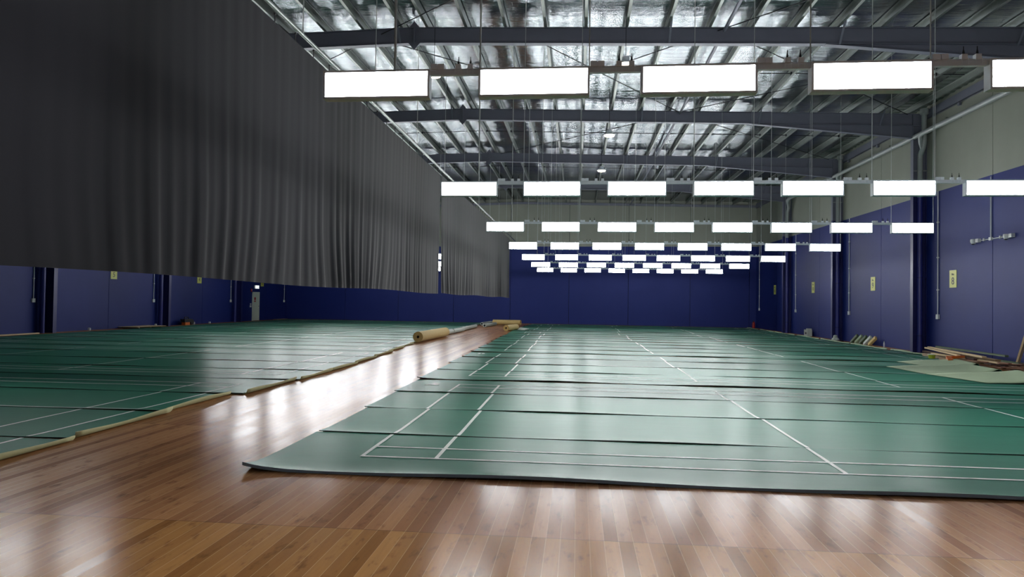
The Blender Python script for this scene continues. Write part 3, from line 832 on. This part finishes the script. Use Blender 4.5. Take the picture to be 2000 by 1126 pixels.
# ------------------------------------------------------------------ left wall: door, exit sign, small fittings
dy0, dy1 = 45.05, 46.05
t = struct(bpy.data.objects.new('door_1', None)); C.objects.link(t); t.location = (XL, (dy0+dy1)/2, 0); t['_o'] = tuple(t.location)
t['label'] = 'pale grey exit door in the left wall'
MB().box((XL, dy0+.06, .01), (XL+.035, dy1-.06, 1.93)).build('door_leaf', [M['door']], t)
MB().box((XL, dy0, 0), (XL+.06, dy0+.06, 1.99)).box((XL, dy1-.06, 0), (XL+.06, dy1, 1.99)).box((XL, dy0, 1.93), (XL+.06, dy1, 1.99)).build('door_frame', [M['door']], t, weld=False)
MB().lathe((XL+.035, dy0+.35, 1.52), [(.11, 0), (.11, .012)], 16, 0, 'x').box((XL+.035, dy0+.24, 1.30), (XL+.045, dy0+.46, 1.38)).build('door_notice', [M['red']], t, weld=False)
MB().lathe((XL+.04, dy1-.14, 1.0), [(.02, 0), (.02, .05)], 8, 0, 'x').box((XL+.08, dy1-.26, .985), (XL+.1, dy1-.12, 1.015)).build('door_handle', [M['galv']], t, weld=False)
t = thing('exit_sign', 'lit exit sign above the pale door', 'sign', (XL, 45.6, 2.32))
MB().box((XL, 45.32, 2.22), (XL+.08, 45.90, 2.45)).build('sign_case', [M['white']], t)
MB().box((XL+.08, 45.34, 2.235), (XL+.084, 45.88, 2.435)).build('sign_face', [M['exit']], t)
mb = MB(); X = XL+.086
mb.lathe((X-.002, 45.64, 2.40), [(.018, 0), (.018, .004)], 10, 0, 'x')
for a, b, w in (((45.63, 2.385), (45.60, 2.33), .03), ((45.60, 2.33), (45.66, 2.25), .02), ((45.60, 2.33), (45.53, 2.27), .02), ((45.63, 2.37), (45.69, 2.34), .015), ((45.62, 2.37), (45.55, 2.36), .015),
                ((45.76, 2.33), (45.86, 2.33), .02), ((45.83, 2.36), (45.86, 2.33), .02), ((45.83, 2.30), (45.86, 2.33), .02)):
    mb.obox((X, a[0], a[1]), (X, b[0], b[1]), .004, w, 0, (0, .6, .8))
mb.build('running_figure', [M['exitgreen']], t, weld=False)
t = thing('light_switch', 'white double switch plate left of the exit door', 'switch', (XL, 44.82, 1.05))
MB().box((XL, 44.72, .93), (XL+.03, 44.92, 1.06)).build('plate', [M['white']], t); MB().box((XL, 44.74, 1.10), (XL+.03, 44.90, 1.2)).build('plate', [M['white']], t)
t = thing('alarm_box', 'small red fire alarm box high beside the exit door', 'alarm', (XL, 44.9, 2.1))
MB().box((XL, 44.84, 2.0), (XL+.05, 44.96, 2.2)).build('case', [M['red']], t); MB().lathe((XL+.05, 44.9, 2.12), [(.03, 0), (.02, .02)], 10, 0, 'x').build('button', [M['white']], t)

# ------------------------------------------------------------------ loose things along the left wall
def plank(p, q, w, h, mat, lab, group, up=(0, 0, 1), name='timber_plank'):
    o = MB().obox(p, q, w, h, 0, up).build(name, [mat]); tag(o, lab, 'plank' if 'plank' in name or 'board' in name else 'timber', group)
    b = o.modifiers.new('edge', 'BEVEL'); b.width = .003
    return o
o = MB().obox((-21.85, 31.25, .075), (-21.85, 33.6, .075), 1.0, .02).build('plywood_sheet', [M['pine']]); tag(o, 'pale plywood sheet on battens by the left wall', 'board')
for k, y in enumerate((31.5, 32.4, 33.3)):
    plank((-22.3, y, .033), (-21.4, y, .033), .08, .06, M['pine2'], f'short batten under the plywood sheet, {ORD[k]} from the left', 'battens under the plywood', name='timber_batten')
plank((-21.72, 22.4, .04), (-21.72, 25.6, .04), .1, .05, M['pine'], 'long pale plank on the floor at the far left edge', None)
t = thing('tool_case', 'small black and orange tool standing by the left wall', 'tool', (-22.0, 36.5, 0))
MB().box((-22.12, 36.25, 0), (-21.9, 36.7, .22)).build('body', [M['orange']], t)
MB().box((-22.14, 36.15, .16), (-21.88, 36.85, .34)).lathe((-22.0, 36.95, .16), [(.16, -.1), (.16, .1)], 14, 0, 'x').build('motor', [M['black']], t, weld=False)
MB().tube([(-22.0, 36.3, .33), (-22.0, 36.35, .44), (-22.0, 36.65, .44), (-22.0, 36.7, .33)], .025, 8).build('handle', [M['black']], t, smooth=True)
for (y, h), lab in (((37.6, .14), 'small white can right of the black and orange tool'), ((39.3, .1), 'small white cap on the floor left of the exit door'),
                    ((29.1, .12), 'small white can on the floor left of the plywood sheet'), ((34.0, .14), 'small white can behind the right end of plywood')):
    o = MB().lathe((-22.2, y, 0), [(.06, 0), (.065, .02), (.065, h*.8), (.045, h)], 12).build('paint_can', [M['white']], smooth=True); tag(o, lab, 'can', 'small white cans by the left wall')
o = MB().obox((-21.9, 47.6, .03), (-21.9, 49.4, .03), .3, .03).build('skirting_board', [M['pine2']]); tag(o, 'low pale board on the floor right of the exit door', 'board')

# ------------------------------------------------------------------ loose things along the right wall
def leaner(y, mat, lab):
    t = MB(); x = XR-.33
    # thick pad leaning its top on the wall
    t.obox((x, y, .012), (x+.16, y-.30, .34), .17, .11, 0, (.9, 0, -.4))
    o = t.build('mat_offcut', [mat]); b = o.modifiers.new('edge', 'BEVEL'); b.width = .025; b.segments = 3
    tag(o, lab, 'offcut', 'mat offcuts leaning by the right wall')
for k, (y, mt) in enumerate(((30.95, 'scrapgreen'), (30.5, 'under'), (30.05, 'scrapgreen'), (29.6, 'paper'), (29.15, 'foam'))):
    leaner(y, M[mt], ['dark green', 'pale green', 'dull green', 'whitish', 'buff'][k] + f' mat offcut leaning by the right wall, {ORD[k]} from the left')
t = thing('carton', 'small white carton standing by the right wall', 'box', (XR-.25, 36.85, 0))
MB().box((XR-.35, 36.55, 0), (XR-.12, 37.1, .33)).build('box_body', [M['paper']], t)
MB().box((XR-.34, 36.57, .33), (XR-.13, 36.80, .40)).build('box_flap', [M['paper']], t); MB().box((XR-.352, 36.7, .1), (XR-.35, 36.95, .2)).build('box_print', [M['ink']], t)
t = thing('rag_bundle', 'crumpled pale bundle at the foot of the second right column', 'rag', (XR-.5, 32.3, 0))
MB().lathe((XR-.5, 32.3, 0), [(.14, 0), (.17, .05), (.14, .12), (.09, .16), (.1, .22), (.05, .27)], 12).build('cloth', [M['paper']], t, smooth=True)
o = MB().obox((XR-.55, 31.6, .03), (XR-.5, 32.9, .03), .3, .04).build('skirting_board', [M['core']]); tag(o, 'dark board lying at the foot of the second right column', 'board')
o = MB().lathe((XR-.2, 29.0-.95, 0), [(.03, 0), (.03, .16), (.015, .2), (.015, .24)], 10).build('spray_bottle', [M['white']], smooth=True); tag(o, 'slim white bottle on the floor right of the leaning offcuts', 'bottle')
t = thing('fire_extinguisher', 'red fire extinguisher on the floor at the far right corner', 'extinguisher', (11.85, 47.4, 0))
MB().lathe((11.85, 47.4, 0), [(.085, 0), (.095, .03), (.095, .36), (.06, .43), (.03, .45)], 16).build('cylinder_body', [M['red']], t, smooth=True)
MB().lathe((11.85, 47.4, .45), [(.025, 0), (.03, .05), (.02, .07)], 10).box((11.83, 47.28, .5), (11.87, 47.42, .53)).build('valve', [M['black']], t, weld=False)
MB().tube([(11.85, 47.36, .48), (11.78, 47.3, .42), (11.75, 47.3, .3), (11.76, 47.31, .12)], .014, 8).build('hose', [M['black']], t, smooth=True)
# timber stack
G = 'planks of the timber stack by the right wall'
plank((11.75, 24.1, .26), (11.2, 20.0, .24), .11, .05, M['pine'], 'pale pine plank on top of the timber stack by right wall', G)
plank((11.55, 23.9, .25), (11.0, 20.9, .22), .09, .045, M['pine'], 'pale pine plank on the aisle side of the timber stack top', G)
plank((11.95, 24.0, .29), (11.9, 20.2, .27), .10, .05, M['scrapgreen'], 'green-faced batten at the wall side of the timber stack', G, name='timber_batten')
plank((11.8, 23.6, .18), (11.5, 19.9, .16), .14, .06, M['pine2'], 'weathered plank in the middle of the timber stack', G)
plank((11.4, 23.7, .15), (11.15, 20.3, .15), .12, .05, M['core'], 'dark plank low in the timber stack', G)
plank((11.95, 22.0, .12), (11.9, 18.6, .10), .16, .06, M['scrapgreen'], 'green-faced batten low along the wall under the stack', G, name='timber_batten')
plank((11.0, 22.4, .16), (11.35, 18.9, .12), .07, .045, M['pine'], 'long pale batten running from the stack towards the leaning post', G, name='timber_batten')
plank((11.4, 19.6, .13), (11.75, 16.8, .12), .07, .045, M['pine'], 'pale batten lying at the foot of the leaning post', G, name='timber_batten')
plank((10.95, 21.6, .07), (10.9, 19.9, .07), .28, .07, M['pine2'], 'short weathered board at the near end of the timber stack', G)
for k, (p, q) in enumerate((((11.75, 23.4, .05), (11.7, 20.5, .05)), ((11.35, 23.5, .055), (11.1, 20.9, .055)), ((11.9, 21.0, .035), (11.85, 18.0, .035)))):
    plank(p, q, .2, .09, M['pine2'], f'rough bearer on the floor under the timber stack, {ORD[k]} of three', G, name='timber_batten')
# heap of reddish floorboard offcuts
rb = random.Random(12)
for k in range(72):
    x = rb.uniform(10.5, 11.95); y = rb.uniform(16.0, 19.9); a = rb.choice((0, 0, .35, -.4, PI/2, 1.2)) + rb.uniform(-.25, .25); L_ = rb.uniform(.35, .9)
    z = .02 + .02*(k // 9) + rb.uniform(0, .012); tl = rb.uniform(-.03, .03)
    dx, dy = math.sin(a)*L_/2, math.cos(a)*L_/2
    if x-abs(dx) < 10.42: x = 10.42+abs(dx)
    if x+abs(dx) > 12.1: x = 12.1-abs(dx)
    plank((x-dx, y-dy, z-tl*.3), (x+dx, y+dy, z+tl*.3), .095, .018, M['redwood' if rb.random() < .72 else 'core'],
          'reddish floorboard offcut in the low heap by the right wall', 'floorboard offcuts heaped by the right wall', name='floorboard_offcut')
t = MB().obox((11.93, 19.83, .01), (12.135, 19.35, 1.75), .10, .05).build('timber_post', [M['pine']]); tag(t, 'tall pale post leaning on the right wall', 'timber')
# orange tool and lime tub
t = thing('floor_clamp', 'orange clamp lying across the near end of the timber stack', 'tool', (10.75, 21.2, .1))
MB().obox((10.42, 20.2, .10), (10.72, 20.9, .15), .12, .10).build('clamp_bar', [M['orange']], t)
MB().obox((10.82, 20.8, .17), (11.12, 20.9, .19), .14, .06).obox((10.68, 20.8, .14), (10.86, 20.85, .17), .08, .08).build('clamp_jaw', [M['orange']], t, weld=False)
MB().tube([(10.40, 20.25, .09), (10.34, 20.0, .06), (10.55, 19.85, .05)], .03, 8).build('clamp_handle', [M['core']], t, smooth=True)
t = thing('plastic_tub', 'lime yellow tub beside the near end of the timber stack', 'tub', (10.9, 22.5, 0))
MB().lathe((10.95, 22.3, .012), [(.085, 0), (.10, .10), (.11, .11), (.11, .12)], 16).build('tub_body', [M['lime']], t, smooth=True)
MB().lathe((10.95, 22.3, .132), [(.112, 0), (.112, .015), (.07, .02)], 16).build('tub_lid', [M['white']], t, smooth=True)

# ------------------------------------------------------------------ world, camera, view
w = bpy.data.worlds.new('World'); sc.world = w; w.use_nodes = True
w.node_tree.nodes['Background'].inputs[0].default_value = (.5, .55, .6, 1); w.node_tree.nodes['Background'].inputs[1].default_value = .15
f, yaw, pit, roll_, H = [1328.487203, 0.096714, 0.018342, 0.014027, 1.611249]
cy_, sy_, cp, sp = math.cos(yaw), math.sin(yaw), math.cos(pit), math.sin(pit)
fw = Vector((-sy_*cp, cy_*cp, sp)); rr = Vector((cy_, sy_, 0)); uu = rr.cross(fw)
r2 = rr*math.cos(roll_) + uu*math.sin(roll_); u2 = -rr*math.sin(roll_) + uu*math.cos(roll_)
cam = bpy.data.cameras.new('Camera'); co = bpy.data.objects.new('Camera', cam); C.objects.link(co)
mt = Matrix((r2, u2, -fw)).transposed().to_4x4(); mt.translation = Vector((0, 0, H)); co.matrix_world = mt
cam.sensor_fit = 'HORIZONTAL'; cam.sensor_width = 36; cam.lens = f/2000*36; cam.clip_end = 300; cam.clip_start = .05
sc.camera = co
for o in bpy.data.objects:
    if '_o' in o: del o['_o']
vs_ = sc.view_settings; vs_.view_transform = 'Standard'; vs_.look = 'None'; vs_.exposure = 0.4; vs_.gamma = 1; vs_.use_curve_mapping = False
sc.cycles.max_bounces = 8; sc.cycles.diffuse_bounces = 4; sc.cycles.glossy_bounces = 4
